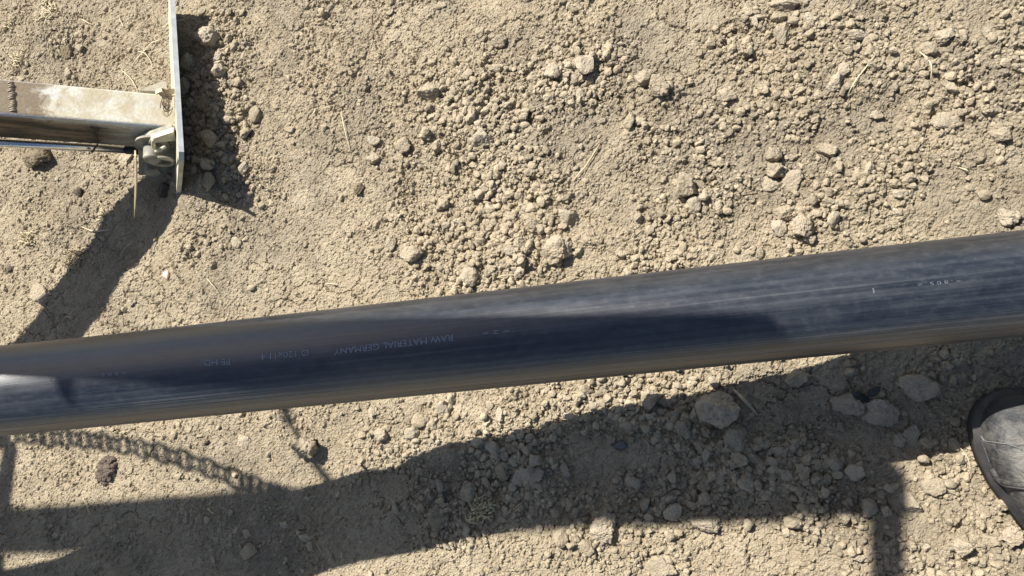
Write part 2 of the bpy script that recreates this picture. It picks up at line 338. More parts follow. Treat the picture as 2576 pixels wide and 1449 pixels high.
# hand placed clods: x, y, width, height (picture px), tilt deg, label, extra
HAND = [
 (1083,235,62,46,-15,'broad knobbly tan clod on the soil above the middle of the pipe',''),
 (1255,105,42,32,10,'rounded clod with a dark shadow on its right near the top of the photo',''),
 (1208,85,30,30,0,'flat topped stone casting a round shadow just above the rounded clod near the top',''),
 (1393,183,40,36,0,'smooth round clod by itself on fine soil in the upper middle',''),
 (1215,352,56,46,20,'flat flaky tan clod at the upper end of the crumb heap',''),
 (1020,368,38,38,0,'lumpy clod left of the flat flaky clod',''),
 (945,355,32,24,0,'small wedge shaped clod near the long straw stalk',''),
 (942,400,32,26,0,'notched clod just below the wedge shaped one near the long straw',''),
 (905,476,24,28,0,'single dark grey pebble below the long straw stalk','moistb'),
 (1040,640,56,44,25,'angular pale clod left of the heap near the pipe',''),
 (1403,628,76,62,-30,'largest sunlit clod right above the middle of the pipe','pale'),
 (1115,518,30,34,20,'upright clod at the left edge of the crumb heap',''),
 (1236,527,26,24,0,'small block clod in the crumb heap, left of a pair',''),
 (1283,547,34,26,15,'oval clod in the centre of the crumb heap',''),
 (1310,612,30,28,0,'rounded clod in the crumb heap, just left of the largest clod',''),
 (1342,560,32,36,0,'egg shaped clod in the crumb heap above the largest clod',''),
 (1363,578,28,24,0,'small clod in the crumb heap touching the egg shaped clod',''),
 (1385,548,26,22,0,'small bright clod between the crumb heap and the cracked round clod',''),
 (1432,549,44,40,0,'cracked round clod just right of the crumb heap',''),
 (1206,490,28,24,0,'small clod at the top of the crumb heap',''),
 (1340,525,36,24,10,'flat clod on the upper right of the crumb heap',''),
 (1725,475,58,56,40,'sharp pyramid shaped clod with a shaded lower face, right of centre','tall'),
 (1745,517,36,42,20,'rounded clod below the sharp pyramid shaped clod',''),
 (1950,428,38,40,0,'dark sided round clod right above the pale egg shaped slab','tall'),
 (1947,392,34,34,0,'clod casting a shadow to its right, upper of the two round ones','tall'),
 (1990,458,44,66,20,'pale egg shaped flat slab pressed into the soil','flat'),
 (1940,463,40,36,0,'low crusty clod left of the pale egg shaped slab','flat'),
 (1972,538,50,36,0,'wide clod in the cluster of four above the right half of the pipe',''),
 (1960,573,36,44,10,'upright clod in the cluster of four, lower left',''),
 (2015,572,50,52,0,'round disc shaped clod in the cluster of four','pale'),
 (2036,604,28,24,0,'smallest clod of the cluster of four, lower right',''),
 (1830,243,44,34,15,'smooth oval clod on the bare patch in the upper right',''),
 (1660,222,44,56,-25,'leaning slab clod with a shadow on its right',''),
 (1625,195,44,34,-20,'rough clod just above the leaning slab clod',''),
 (1585,308,26,44,10,'narrow upright clod left of the smooth oval clod',''),
 (1613,305,26,20,0,'small clod touching the narrow upright clod',''),
 (1970,14,66,34,8,'big clod cut off by the top edge of the photo','tall'),
 (1958,44,38,22,0,'clod directly under the big clod at the top edge',''),
 (2338,127,38,32,20,'smooth clod next to the bent straw in the upper right',''),
 (2378,92,46,36,-20,'rough clod in the upper right corner area',''),
 (2100,208,32,46,10,'upright clod left of the straight diagonal straw',''),
 (2205,290,30,24,0,'small clod alone right of the diagonal straw',''),
 (2380,302,56,38,0,'flat pale clod below the bent straw','flat'),
 (2518,340,50,34,10,'angular clod near the right edge of the photo',''),
 (2540,548,50,44,0,'clod at the right edge just above the pipe',''),
 (2265,488,34,26,0,'clod with a dark underside in the small pile at right','tall'),
 (2285,450,30,26,0,'flat clod on top of the small pile at right',''),
 (2250,462,24,22,0,'small clod left in the small pile at right',''),
 (532,98,54,48,30,'two lobed clod half out of the shadow of the steel foot plate','tall'),
 (553,145,24,26,0,'small sunlit clod just below the two lobed clod',''),
 (555,179,36,34,0,'round sunlit clod beside the shadow of the steel foot plate','tall'),
 (478,160,38,38,0,'clod in the dark close to the upper part of the steel foot plate',''),
 (470,218,30,42,10,'upright clod in the dark beside the steel foot plate',''),
 (520,262,54,36,0,'flat cracked clod in the shadow of the steel foot plate','flat'),
 (536,352,44,44,0,'faceted clod lying in the middle of the foot plate shadow','tall'),
 (530,460,32,44,15,'split clod right of the lower tip of the steel foot plate',''),
 (508,455,22,36,-10,'narrow half of the split clod by the tip of the steel foot plate',''),
 (500,95,28,24,0,'dark clod at the upper corner of the foot plate shadow',''),
 (645,290,28,42,15,'upright clod right of the foot plate shadow',''),
 (625,335,28,28,0,'clod touching the right edge of the foot plate shadow',''),
 (418,480,34,36,0,'dark clod wedged under the lower tip of the steel foot plate','moist'),
 (177,132,26,36,0,'dark crumbly clod above the steel leg','moistb'),
 (165,106,14,20,0,'small pale clod on top of the dark crumbly one above the leg','pale'),
 (112,398,78,56,10,'large dark damp clod below the steel leg at left','moistb'),
 (200,482,28,20,20,'small dark moist clod on the soil below the steel leg','moist'),
 (28,678,26,16,0,'small dark clod at the left edge of the photo','moist'),
 (318,400,36,34,10,'pale flat flake of crust under the end of the steel rod','paleflat'),
 (104,742,42,60,-50,'long pale crust flake beside the leg shadow at left','paleflat'),
 (1805,1027,100,84,10,'largest clod of the shadow band, below the pipe','tall'),
 (1850,1100,52,66,0,'rough clod just below the largest clod of the shadow band',''),
 (2130,1012,78,54,10,'wide smooth clod left of the marked stone in the shadow band',''),
 (2212,1037,84,66,25,'stone with a pale scratch mark in the shadow near the shoe',''),
 (2312,976,90,62,0,'big flat topped clod in the shadow above the shoe toe',''),
 (2290,1096,40,54,0,'square block clod in the shadow left of the shoe','flat'),
 (2262,1106,30,36,0,'clod left of the square block clod in the shadow',''),
 (2005,950,58,44,-20,'clod on the edge of the pipe shadow, half lit','tall'),
 (1640,1000,52,46,-30,'slab clod just above the edge of the pipe shadow','tall'),
 (1715,1075,34,34,0,'round clod left of the largest clod of the shadow band',''),
 (1560,1118,34,20,0,'dark bluish stone chip in the shadow band','blue'),
 (1330,1200,84,44,-12,'long flat clod in the middle of the shadow band','flat'),
 (1425,1182,26,34,0,'oval clod right of the long flat clod in the shadow band',''),
 (1347,1157,34,28,0,'squared clod above the long flat clod in the shadow band',''),
 (1108,1300,50,58,-30,'tilted clod left of the grass tuft in the shadow band','tall'),
 (1180,1236,42,46,0,'broad clod just above the grass tuft in the shadow band',''),
 (1108,1222,24,32,0,'small upright clod up left of the grass tuft',''),
 (1245,1130,50,30,40,'slanting clod at the top edge of the shadow band',''),
 (1200,1112,32,24,0,'small clod on the top edge of the shadow band',''),
 (1412,1350,40,44,0,'clod at the lower edge of the shadow band, left of the pale one',''),
 (1440,1272,34,36,0,'squarish clod in the lower half of the shadow band',''),
 (1518,1322,58,76,10,'tall pale clod across the lower edge of the shadow band','pale'),
 (1478,1375,40,34,20,'lit wedge clod at the foot of the tall pale clod',''),
 (1775,1316,78,42,5,'bright oblong clod at the lower edge of the shadow band','paletall'),
 (1060,1056,42,34,0,'lit clod below the pipe, right one of the pair at the shadow edge',''),
 (1042,1090,36,32,-20,'lit clod below the pipe, left one of the pair at the shadow edge',''),
 (1118,1030,32,44,10,'lit upright clod right under the pipe',''),
 (780,1127,56,56,20,'solitary round clod crossed by the thin slanting shadow','tall'),
 (614,1110,42,34,-15,'thin whitish crust flake below the pipe at left','paleflat'),
 (518,1112,18,16,0,'tiny dark clod below the pipe at left','moistb'),
 (505,1305,22,26,0,'small clod of the group in the lower left shadow',''),
 (632,1386,40,40,0,'clod in the lower left shadow',''),
 (2420,1376,46,44,0,'round clod in the bright soil of the lower right corner',''),
 (2548,1345,54,50,0,'large clod at the right edge in the bright soil','pale'),
 (2290,1265,56,44,30,'crusty clod in the bright soil below the shoe',''),
 (2230,1285,26,28,0,'clod half in the narrow upright shadow at lower right','pale'),
 (2185,1275,38,44,-30,'pear shaped clod in the narrow upright shadow at lower right',''),
 (1100,15,46,18,0,'low clod at the top edge of the photo, left of centre','flat'),
 (1660,1425,80,52,0,'wide crusty clod at the bottom edge of the photo','flat'),
 (2385,1215,26,18,10,'small bright pebble on the shadow edge left of the shoe','pale'),
 (2150,1190,44,40,0,'smooth clod in the right part of the shadow band',''),
 (2100,1165,40,40,20,'clod in the row of three in the right part of the shadow band',''),
]
placed = []
GC = 'loose clods and stones on the soil'
def place_rock(name, me, P, sx_, sy_, h, rot, sink=.28, tilt=0.0):
    o = obj(name, me); o.location = (P[0], P[1], P[2] + h * (1 - 2 * sink) * .5); o.scale = (sx_, sy_, h)
    o.rotation_euler = (tilt, random.uniform(-.12, .12), rot); return o
for k, (x, y, wpx, hpx, ang, lab, ex) in enumerate(HAND):
    P = onground(x, y); s = (H / max(.01, -ray(x, y)[2]))     # depth of the soil there
    wm, hm = wpx * s / F, hpx * s / F
    sub = 4 if max(wpx, hpx) < 45 else 5
    V, f = rock(sub, 900 + k, planes=10 + k % 6, rough=.13 + .05 * ((k * 7) % 3) / 2, flat=1.0, elong=1.0)
    V = V - (V.max(0) + V.min(0)) / 2; V = V / (V.max(0) - V.min(0)) * 2
    wm *= 1.12; hm *= 1.12
    hgt = .5 * min(wm, hm) * (.36 if 'flat' in ex else 1.05 if 'tall' in ex else .82)
    mt = PALE if 'pale' in ex else MOISTB if ex == 'moistb' else MOIST if ex == 'moist' else CLOD
    if ex == 'blue': mt = simple('blue_stone', (.10, .108, .112), .6)
    me = mesh('clod', V, f, True); me.materials.append(mt)
    nm = 'stone' if ('stone' in lab) else 'clod'
    o = place_rock(nm, me, (P[0], P[1], ghs(P[0], P[1])), wm / 2, hm / 2, hgt, math.radians(-ang), sink=.16 if 'flat' in ex else .10, tilt=.1)
    tag(o, lab, nm, GC); placed.append((P[0], P[1], max(wm, hm) / 2))
# random medium clods, individually
cnt = 0
while cnt < 190:
    x = random.uniform(-1.62, .36); y = random.uniform(-.4, .87)
    q = proj((x, y, 0))
    if not (5 < q[0] < 2570 and 5 < q[1] < 1444): continue
    d = float(density(np.array([x]), np.array([y]))[0])
    if random.random() > d ** 1.3: continue
    r = min(.0155, random.lognormvariate(math.log(.0058), .38) * (.8 + .5 * d))
    if any((x - a) ** 2 + (y - b) ** 2 < (r * .9 + c) ** 2 * .85 for a, b, c in placed): continue
    o = place_rock('clod', ROCK3[cnt % 16], (x, y, ghs(x, y)), r * 1.1, r * random.uniform(.8, 1.05), r * random.uniform(.9, 1.25), random.uniform(0, 6.28), sink=.2, tilt=random.uniform(-.3, .3))
    tag(o, 'small dry tan clod lying loose among crumbs on the soil', 'clod', 'small loose clods scattered over the soil'); placed.append((x, y, r)); cnt += 1
# crumbs: thousands, one object
base = [rock(1, 300 + k, planes=6, rough=0, flat=.7, elong=1 + .1 * (k % 5))[0] for k in range(24)]; fb = ICO[1][1]
base2 = [rock(2, 330 + k, planes=7, rough=.06, flat=.7, elong=1 + .1 * (k % 5))[0] for k in range(16)]; fb2 = ICO[2][1]
NV, NF, NT = [], [], []; off = 0
pl = np.array([(a, b, c) for a, b, c in placed]); gcount = 0
for k in range(150000):
    if gcount >= 30000: break
    x = random.uniform(-1.70, .40); y = random.uniform(-.45, .93)
    d = float(dens[min(ny - 1, max(0, int((y - ys[0]) / STEP))), min(nx - 1, max(0, int((x - xs[0]) / STEP)))])
    if random.random() > .05 + .95 * d ** 1.15: continue
    r = min(.0068, random.lognormvariate(math.log(.00175), .52) * (.85 + .55 * d))
    big = r > .0046
    V = (base2[k % 16] if big else base[k % 24])
    an = random.uniform(0, 6.28); t1 = random.uniform(-.6, .6); ca, sa, ct, st = math.cos(an), math.sin(an), math.cos(t1), math.sin(t1)
    M = np.array([[ca, -sa, 0], [sa, ca, 0], [0, 0, 1]]) @ np.array([[1, 0, 0], [0, ct, -st], [0, st, ct]])
    V = (V * r) @ M.T + np.array([x, y, gh(x, y) + r * .32])
    f_ = fb2 if big else fb
    NV.append(V); NF.append(f_ + off); off += len(V); NT.append(np.full(len(V), random.random() ** 3 * .7)); gcount += 1
gme = mesh('crumbs', np.concatenate(NV), np.concatenate(NF), False)
at = gme.attributes.new('tintv', 'FLOAT', 'POINT'); at.data.foreach_set('value', np.concatenate(NT).astype(np.float32))
tag(obj('soil_crumbs', gme, GRAV), 'countless small crumbs of dry soil strewn over the field', 'crumbs', kind='stuff')

# dark brown crumbly lump
P = onground(270, 1185)
mb = MB(); 
for k in range(42):
    V, f = ICO[2]; a = random.uniform(0, 6.28); rr_ = random.random() ** .6
    r = random.uniform(.0045, .0085) * (1.1 - .3 * rr_)
    c = np.array([math.cos(a) * rr_ * .021 + .004 * math.sin(a), math.sin(a) * rr_ * .027, .001 + .007 * (1 - rr_ ** 2)])
    V2, f2 = rock(2, 5000 + k, 8, .15, .8, 1.2)
    mb.add(V2 * r + c, [tuple(t) for t in f2])
lump = mb.build('lump', MOIST); lump.location = (P[0], P[1], gh(P[0], P[1]))
tag(lump, 'dark brown crumbly moist lump on pale soil below the left end of the pipe', 'lump')
P = onground(420, 693); V, f = rock(3, 77, 6, .04, .7, 1.3)
peb = obj('pebble', mesh('pebble', V * .0065, f, True), simple('pink_stone', (.72, .50, .42), .5, var=.12)); peb.location = (P[0], P[1], P[2] + .002); peb.rotation_euler[2] = 1.4
tag(peb, 'small pinkish white pebble on the soil above the pipe at left', 'pebble')

# ------------------------------------------------------------------ straw and grass
STRAW = simple('straw', (.55, .47, .30), .6, var=.18, scale=200)
STRAWD = simple('old_or_shaded_straw', (.42, .34, .22), .7, var=.2, scale=200)  # darker straw: old stalks and roots, also painted shade for straws in shadow
YEL = simple('yellow_leaf', (.36, .31, .18), .5, var=.2, scale=120)
def curve_pts(p0, p1, bend=0.0, lift=.004, n=8):
    a = onground(*p0); b = onground(*p1); d = b - a; nrm = np.array([-d[1], d[0], 0]); pts = []
    for i in range(n):
        t = i / (n - 1); q = a + d * t + nrm * bend * math.sin(math.pi * t)
        q[2] = max(gh(q[0], q[1]), gh(q[0] + .002, q[1])) + .0015 + lift * math.sin(math.pi * t) + .0012 * math.sin(7 * t + p0[0]); pts.append(q)
    return pts
STR = [((860,278),(884,392),.03,.0012,'long thin straight straw stalk standing out on bare soil left of centre'),
 ((2313,133),(2340,208),.12,.0016,'bent whitish straw in the upper right'),
 ((2202,140),(2130,245),-.03,.0014,'straight diagonal straw in the upper right'),
 ((1510,363),(1440,460),.02,.0020,'greyish stick lying diagonally left of the pyramid clod'),
 ((1845,980),(1905,1045),.03,.0040,'split woody straw piece in the shadow below the pipe'),
 ((2190,985),(2100,1012),.1,.0012,'thin straw over the clods in the shadow band'),
 ((2395,1110),(2440,1190),.12,.0009,'fine rootlet hanging over clods near the shoe'),
 ((210,572),(285,578),-.08,.0026,'pale forked twig next to the leg shadow'),
 ((300,655),(340,600),0,.0012,'straw in the leg shadow'),
 ((520,700),(555,745),.1,.0012,'curved pale straw on the soil just above the pipe'),
 ((345,130),(385,180),.2,.0012,'short straw with its end by the upper end of the foot plate'),
 ((415,95),(332,172),-.08,.0018,'long yellow straw arching left of the steel foot plate'),
 ((205,48),(235,65),0,.0014,'short straw piece near the top left'),
 ((300,38),(315,72),0,.0014,'short upright straw piece near the top left'),
 ((308,178),(348,232),.08,.0014,'thin straw just above the steel leg'),
 ((465,50),(410,70),0,.0016,'short straw left of the foot plate top'),
 ((515,62),(445,105),0,.0012,'straw lying over the clods in the foot plate shadow'),
 ((585,112),(555,130),0,.0014,'short straw right of the two lobed clod'),
 ((638,512),(662,526),0,.0014,'short pale straw right of the foot plate shadow tip'),
 ((600,425),(610,470),.1,.0010,'thin straw on cracked soil above centre left'),
 ((2410,420),(2440,440),0,.0012,'tiny straw above the small pile at right'),
 ((1615,1100),(1625,1150),.3,.0014,'curled pale leaf strip in the shadow band'),
 ((210,1250),(235,1300),.05,.0012,'thin straw in bright soil at lower left'),
 ((90,1170),(95,1210),0,.0012,'straw near the narrow upright shadow at left'),
 ((800,1360),(820,1400),0,.0012,'straw in the lower left shadow'),
 ((270,1255),(282,1275),0,.0012,'tiny straw in the bright soil at lower left'),
 ((2060,1150),(2040,1180),.1,.0012,'thin straw by the block clod in the shadow'),
 ((610,1330),(625,1345),0,.0016,'pale fibre in the lower left shadow'),
 ((395,1330),(420,1350),0,.0010,'fine fibre in the shadow at lower left'),
 ((820,715),(870,722),.05,.0010,'fine straw right above the pipe left of centre'),
 ((1300,690),(1240,700),0,.0012,'straw piece just above the pipe in the middle')]
for p0, p1, b, r, lab in STR:
    pts = curve_pts(p0, p1, b); n = len(pts)
    mb = MB().tube(pts, [r * (1 - .5 * abs(2 * i / (n - 1) - 1) ** 3) * .70 for i in range(n)], 6, flat=.6)
    o = mb.build('straw', STRAWD if 'stick' in lab or 'shadow' in lab else STRAW, smooth=True)  # straws labelled by a shadow take the darker copy, shade put into colour
    tag(o, lab, 'straw', 'dry straws on the soil')
for k in range(70):
    x = random.uniform(5, 2560); y = random.uniform(5, 1440)
    if k < 40: x = random.uniform(5, 900)
    L = random.uniform(6, 22); a = random.uniform(0, 6.28)
    pts = curve_pts((x, y), (x + L * math.cos(a), y + L * math.sin(a)), random.uniform(-.2, .2), .002, 5)
    o = MB().tube(pts, random.uniform(.0004, .0009), 5, flat=.6).build('straw_bit', STRAW if k % 3 else STRAWD, smooth=True)
    tag(o, 'tiny broken bit of pale straw lying on the soil', 'straw', 'tiny straw bits on the soil')
def tuft(px, py, rad_px, nb, label, mat, up=.02, seed=0, wdt=.0017):
    rg = random.Random(seed); P = onground(px, py); s = H / (-ray(px, py)[2]) / F * rad_px
    root = empty('grass_tuft', P); tag(root, label, 'grass tuft', 'dead grass tufts')
    mb = MB()
    for k in range(nb):
        a = rg.uniform(0, 6.28); L = s * rg.uniform(.5, 1.15); b = rg.uniform(-2.0, 2.0); sx0 = rg.uniform(-.55, .55) * s; sy0 = rg.uniform(-.55, .55) * s; L *= .8
        pts = []
        for i in range(6):
            t = i / 5; an = a + b * t
            x = sx0 + L * t * math.cos(an) * .8; y = sy0 + L * t * math.sin(an) * .8
            pts.append((x, y, gh(P[0] + x, P[1] + y) - P[2] + .001 + up * math.sin(min(1, t * 1.1) * 2.6) * (.3 + rg.random() * .7) * (1 if k % 3 else .4)))
        mb.tube(pts, [wdt * (1 - .75 * i / 5) for i in range(6)], 5, flat=.45)
    mb.build('blades', mat, root, True)
    rb = MB()
    for k in range(7):
        a = rg.uniform(0, 6.28); L = s * rg.uniform(.2, .5)
        rb.tube([(L * t / 3 * math.cos(a + .5 * t), L * t / 3 * math.sin(a + .5 * t), .001 + gh(P[0], P[1]) - P[2] + .003 * math.sin(t)) for t in range(4)], .0006, 4)
    rb.build('roots', STRAWD, root, True)
tuft(46, 150, 34, 46, 'dead pale grass tuft above the steel leg at the left edge', STRAW, .012, 1)
tuft(120, 28, 44, 40, 'dead grass tuft near the top left corner of the photo', STRAW, .010, 2)
tuft(68, 600, 30, 44, 'curly straw coloured grass tuft at left below the steel leg', STRAW, .012, 3)
tuft(190, 655, 42, 46, 'dry grass tuft with dark roots on the edge of the leg shadow', STRAWD, .014, 4)
tuft(1212, 1276, 46, 52, 'spiky dead grass tuft lying in the shadow band below the pipe', STRAW, .020, 5, .0019)
tuft(262, 545, 26, 14, 'small branching white grass remnant beside the leg shadow', STRAW, .008, 6)
tuft(25, 60, 22, 18, 'sparse grass remnant at the left edge near the top', STRAW, .008, 7)
# dark leaf scraps
q = MB()
for (x, y, L, a) in ((2165, 1000, .030, 2.6), (2195, 985, .022, .7), (2200, 1025, .026, 1.9)):
    P = onground(x, y); 
    pts = [P + np.array([math.cos(a) * L * t, math.sin(a) * L * t, .010 + .004 * math.sin(5 * t)]) for t in np.linspace(-.5, .5, 6)]
    q.tube(pts, [.001, .004, .006, .005, .004, .001], 6, flat=.2)
o = q.build('leaf_scrap', simple('dark_leaf', (.035, .034, .028), .6), smooth=True); tag(o, 'dark withered leaf scrap between two big clods in the shadow near the shoe', 'leaf')

# ------------------------------------------------------------------ the pipe
PL = atd(0, 985, 1.0); PR = atd(2576, 712, .84); PV = (PR - PL) / (PR[0] - PL[0])
RP = .0602
def cline(x):
    z = PL[2] + PV[2] * (x - PL[0]); k = .014; d_ = np.clip(-.80 - x, 0, None); z = z + np.where(d_ < .18, .36 * d_ ** 2, .36 * .18 ** 2 + .1296 * (d_ - .18) - .09 * np.clip(d_ - .30, 0, None)); z2 = .050 + k * np.log1p(np.exp(np.clip((z - .050) / k, -50, 50)))
    return np.stack([x, PL[1] + PV[1] * (x - PL[0]), z2], -1)
cxs = np.concatenate([np.linspace(-3.3, .5, 160), np.linspace(.52, 3.0, 60)]); cl = cline(cxs)
arc = np.concatenate([[0], np.cumsum(np.linalg.norm(np.diff(cl, axis=0), axis=1))])
def pframe(u):
    p = np.array([np.interp(u, arc, cl[:, i]) for i in range(3)]); p2 = np.array([np.interp(u + .004, arc, cl[:, i]) for i in range(3)]); p1 = np.array([np.interp(u - .004, arc, cl[:, i]) for i in range(3)])
    t = p2 - p1; t /= np.linalg.norm(t); s = np.cross(t, [0, 0, 1.0]); s /= np.linalg.norm(s); return p, t, s, np.cross(s, t)
def ppoint(u, ph, r=RP):                      # ph: angle from top towards the near (-y) side
    p, t, s, n = pframe(u); return p + r * (math.cos(ph) * n + math.sin(ph) * s)
AX = (PR - PL) / np.linalg.norm(PR - PL)
def pinv(px, py):                             # picture point -> (u, ph)
    d = ray(px, py); d /= np.linalg.norm(d); o = CAM - PL; o = o - o @ AX * AX; e_ = d - d @ AX * AX
    a = e_ @ e_; b = 2 * o @ e_; c = o @ o - RP * RP; P = CAM + d * ((-b - math.sqrt(max(0, b * b - 4 * a * c))) / (2 * a))
    x = PL[0] + (P - PL) @ AX * AX[0]; u = float(np.interp(x, cl[:, 0], arc)); p, t, s, n = pframe(u); v = P - p
    return u, math.atan2(v @ s, v @ n)
q = N('black_plastic')
uv = q.n('ShaderNodeUVMap').outputs[0]
def sc(x, y, z=1): return q.n('ShaderNodeMapping', {'Vector': uv, 'Scale': (x, y, z)}).outputs[0]
st1 = q.noise(sc(2.5, 520), 1.0, 5, .72); st2 = q.noise(sc(.5, 95), 1.0, 3, .6); st3 = q.noise(sc(30, 1500), 1.0, 3, .7)
cl1 = q.noise(sc(11, 26), 1.0, 6, .68, .6); cl2 = q.noise(sc(70, 110), 1.0, 5, .7); spk = q.noise(sc(420, 420), 1.0, 2, .5); crs = q.noise(sc(190, 22), 1.0, 3, .6)
ln = q.noise(sc(1.1, 330), 1.0, 2, .5)
dust = q.math('ADD', q.math('ADD', q.ramp(st1, .50, .78, 0, .14), q.math('MULTIPLY', q.n('ShaderNodeMapRange', {'Value': ln, 'From Min': .62, 'From Max': .67}).outputs[0], .14)), q.ramp(st2, .46, .72, 0, .16))
dust = q.math('ADD', dust, q.ramp(cl1, .40, .72, 0, .15)); dust = q.math('ADD', dust, q.ramp(cl2, .48, .78, 0, .16))
dust = q.math('ADD', dust, q.math('MULTIPLY', q.ramp(st3, .58, .78, 0, .35), q.ramp(cl2, .45, .6, 0, 1)))
dust = q.math('ADD', dust, q.math('MULTIPLY', q.ramp(crs, .66, .8, 0, .15), q.ramp(cl1, .45, .6, 0, 1)), True)
vsep = q.n('ShaderNodeSeparateXYZ', {0: uv}).outputs[1]
low = q.math('MULTIPLY', q.ramp(vsep, .030, .045), q.ramp(vsep, .100, .085))
fl = q.noise(sc(1.6, 700), 1.0, 3, .75)
dust = q.math('ADD', dust, q.math('MULTIPLY', low, q.ramp(fl, .48, .62, -.12, .55)), True)
c = q.mix(dust, (.004, .007, .013), (.130, .136, .150))
c = q.mix(q.ramp(spk, .74, .80, 0, .6), c, (.30, .27, .22))
hh = q.math('ADD', q.math('MULTIPLY', st1, .6), q.math('MULTIPLY', st3, .4))
nb = q.bump(hh, .30, .0006)
PIPE = q.out(Base_Color=c, Roughness=q.ramp(dust, 0, .7, .34, .52), Specular_IOR_Level=.85, Normal=nb, Coat_Weight=.06, Coat_Roughness=q.ramp(cl1, .3, .7, .24, .32))
root = empty('pipe', tuple(cline(np.array([-.5]))[0])); tag(root, 'thick black plastic pipe crossing the whole photo above the soil', 'pipe')
PHS = sorted(set([round(x, 5) for x in np.linspace(-math.pi, math.pi, 97)] + [round(x, 5) for x in np.arange(.80, 1.80, .009)])); SEG = len(PHS) - 1; V = []; UVc = []
RIDGE = [(1.02, .0009, .009), (1.17, .0022, .016), (1.23, .0010, .008), (1.44, .0022, .012), (.88, .0007, .010), (1.72, .0008, .02)]
us = np.concatenate([np.linspace(0, arc[-1] * .35, 12), np.arange(arc[-1] * .35 + .02, arc[-1] - .02, .018), [arc[-1]]])
for u in us:
    p, t, s, n = pframe(u)
    for k in range(SEG + 1):
        ph = PHS[k]
        r = RP
        for a, am, wd in RIDGE: r += am * .42 * (.55 + .9 * mnoise.noise(Vector((u * 3.1, a * 9, 0)))) * math.exp(-((ph - a) / wd / 1.3) ** 2)
        V.append(p + r * (math.cos(ph) * n + math.sin(ph) * s) - np.array(root.location)); UVc.append((u, ph * RP))
m1 = SEG + 1; a_ = np.array([[i * m1 + k, (i + 1) * m1 + k, (i + 1) * m1 + k + 1, i * m1 + k + 1] for i in range(len(us) - 1) for k in range(SEG)])
pm = mesh('pipe_wall', np.array(V), a_[:, ::-1], True)
ul = pm.uv_layers.new(name='UVMap'); UVc = np.array(UVc, dtype=np.float32)
li = np.zeros(len(pm.loops), dtype=np.int32); pm.loops.foreach_get('vertex_index', li); ul.data.foreach_set('uv', UVc[li].ravel())
obj('pipe_wall', pm, PIPE, root)
# embossed lettering
LET = simple('lettering', (.185, .21, .25), .55, var=.45, scale=500, bump=0)
LETB = simple('bright_lettering', (.11, .12, .135), .5, var=.35, scale=500, bump=0)
def text_mesh(body, size):
    cu = bpy.data.curves.new('txt', 'FONT'); cu.body = body; cu.size = size; cu.align_x = 'CENTER'; cu.align_y = 'CENTER'; cu.resolution_u = 3
    o = bpy.data.objects.new('txt', cu); COL.objects.link(o); dg = bpy.context.evaluated_depsgraph_get()
    me = bpy.data.meshes.new_from_object(o.evaluated_get(dg)); v = np.array([x.co[:] for x in me.vertices]); f = [tuple(p.vertices) for p in me.polygons]
    bpy.data.objects.remove(o); bpy.data.curves.remove(cu); bpy.data.meshes.remove(me); return v, f
def pipe_text(body, x0, x1, y0, y1, hpx, mat, flip=True):
    """x0..x1 / y0..y1: ends of the line in picture px; letters stand upside down as stamped"""
    u0, p0 = pinv(x0, y0); u1, p1 = pinv(x1, y1); depth = 0.9
    v, f = text_mesh(body, hpx * depth / F * 1.45)
    L = v[:, 0].max() - v[:, 0].min(); s = abs(u1 - u0) / L; uc, pc = (u0 + u1) / 2, (p0 + p1) / 2
    sg = -1 if flip else 1
    pts = [ppoint(uc + sg * x * s, pc - sg * y / RP + (p1 - p0) * (sg * x * s) / (u1 - u0), RP + .0007) - np.array(root.location) for x, y, _ in v]
    o = obj('lettering', mesh('lettering', pts, f, False), mat, root); return o
pipe_text('PE HD', 515, 580, 912, 909, 15, LET)
pipe_text('\u00d8 120x11,4', 658, 778, 897, 886, 15, LET)
pipe_text('RAW MATERIAL GERMANY', 842, 1140, 884, 848, 15, LET)
pipe_text('= 2 =', 1213, 1282, 838, 832, 9, LET)
pipe_text('= . 8 0 5 . =', 2308, 2416, 716, 707, 8, LETB)
pipe_text('1', 2195, 2199, 731, 730, 11, LETB)

pipe_text('= 8 0 5 .', 246, 318, 943, 938, 8, LET)
pipe_text('0', 120, 127, 956, 955, 8, LETB)

# ------------------------------------------------------------------ steel leg with foot plate
E1, E2 = atd(424, -60, 1.426), atd(450, 398, 1.300)            # far and near end of the plate's upper edge
e_ = (E2 - E1) / np.linalg.norm(E2 - E1); Em = (E1 + E2) / 2; rm = (Em - CAM) / np.linalg.norm(Em - CAM)
D = rm - rm @ e_ * e_; D /= np.linalg.norm(D); Np = np.cross(e_, D); Np *= np.sign(-Np[0]); D = D + .05 * Np; D /= np.linalg.norm(D); Np = np.cross(e_, D); Np *= np.sign(-Np[0])
A = atd(413, 277, 1.385); best = None
for d in np.linspace(1.1, 1.45, 500):
    B = atd(0, 241, d); mm = (B[2] - A[2]) / (A[0] - B[0])
    if best is None or abs(mm - .90) < best[0]: best = (abs(mm - .90), B)
B = best[1]; a_l = (B - A) / np.linalg.norm(B - A)
b_l = e_ - e_ @ a_l * a_l; b_l /= np.linalg.norm(b_l); n_l = np.cross(a_l, b_l)
if n_l[2] < 0: n_l = -n_l
LF = Matrix(((a_l[0], b_l[0], n_l[0], A[0]), (a_l[1], b_l[1], n_l[1], A[1]), (a_l[2], b_l[2], n_l[2], A[2]), (0, 0, 0, 1)))
def loc(P): v = np.asarray(P) - A; return np.array([v @ a_l, v @ b_l, v @ n_l])
def onq(px, py, qv):                          # picture point on the plane q = qv of the leg frame, in leg coordinates
    d = ray(px, py); t = (qv - (CAM - A) @ b_l) / (d @ b_l); return loc(CAM + d * t)
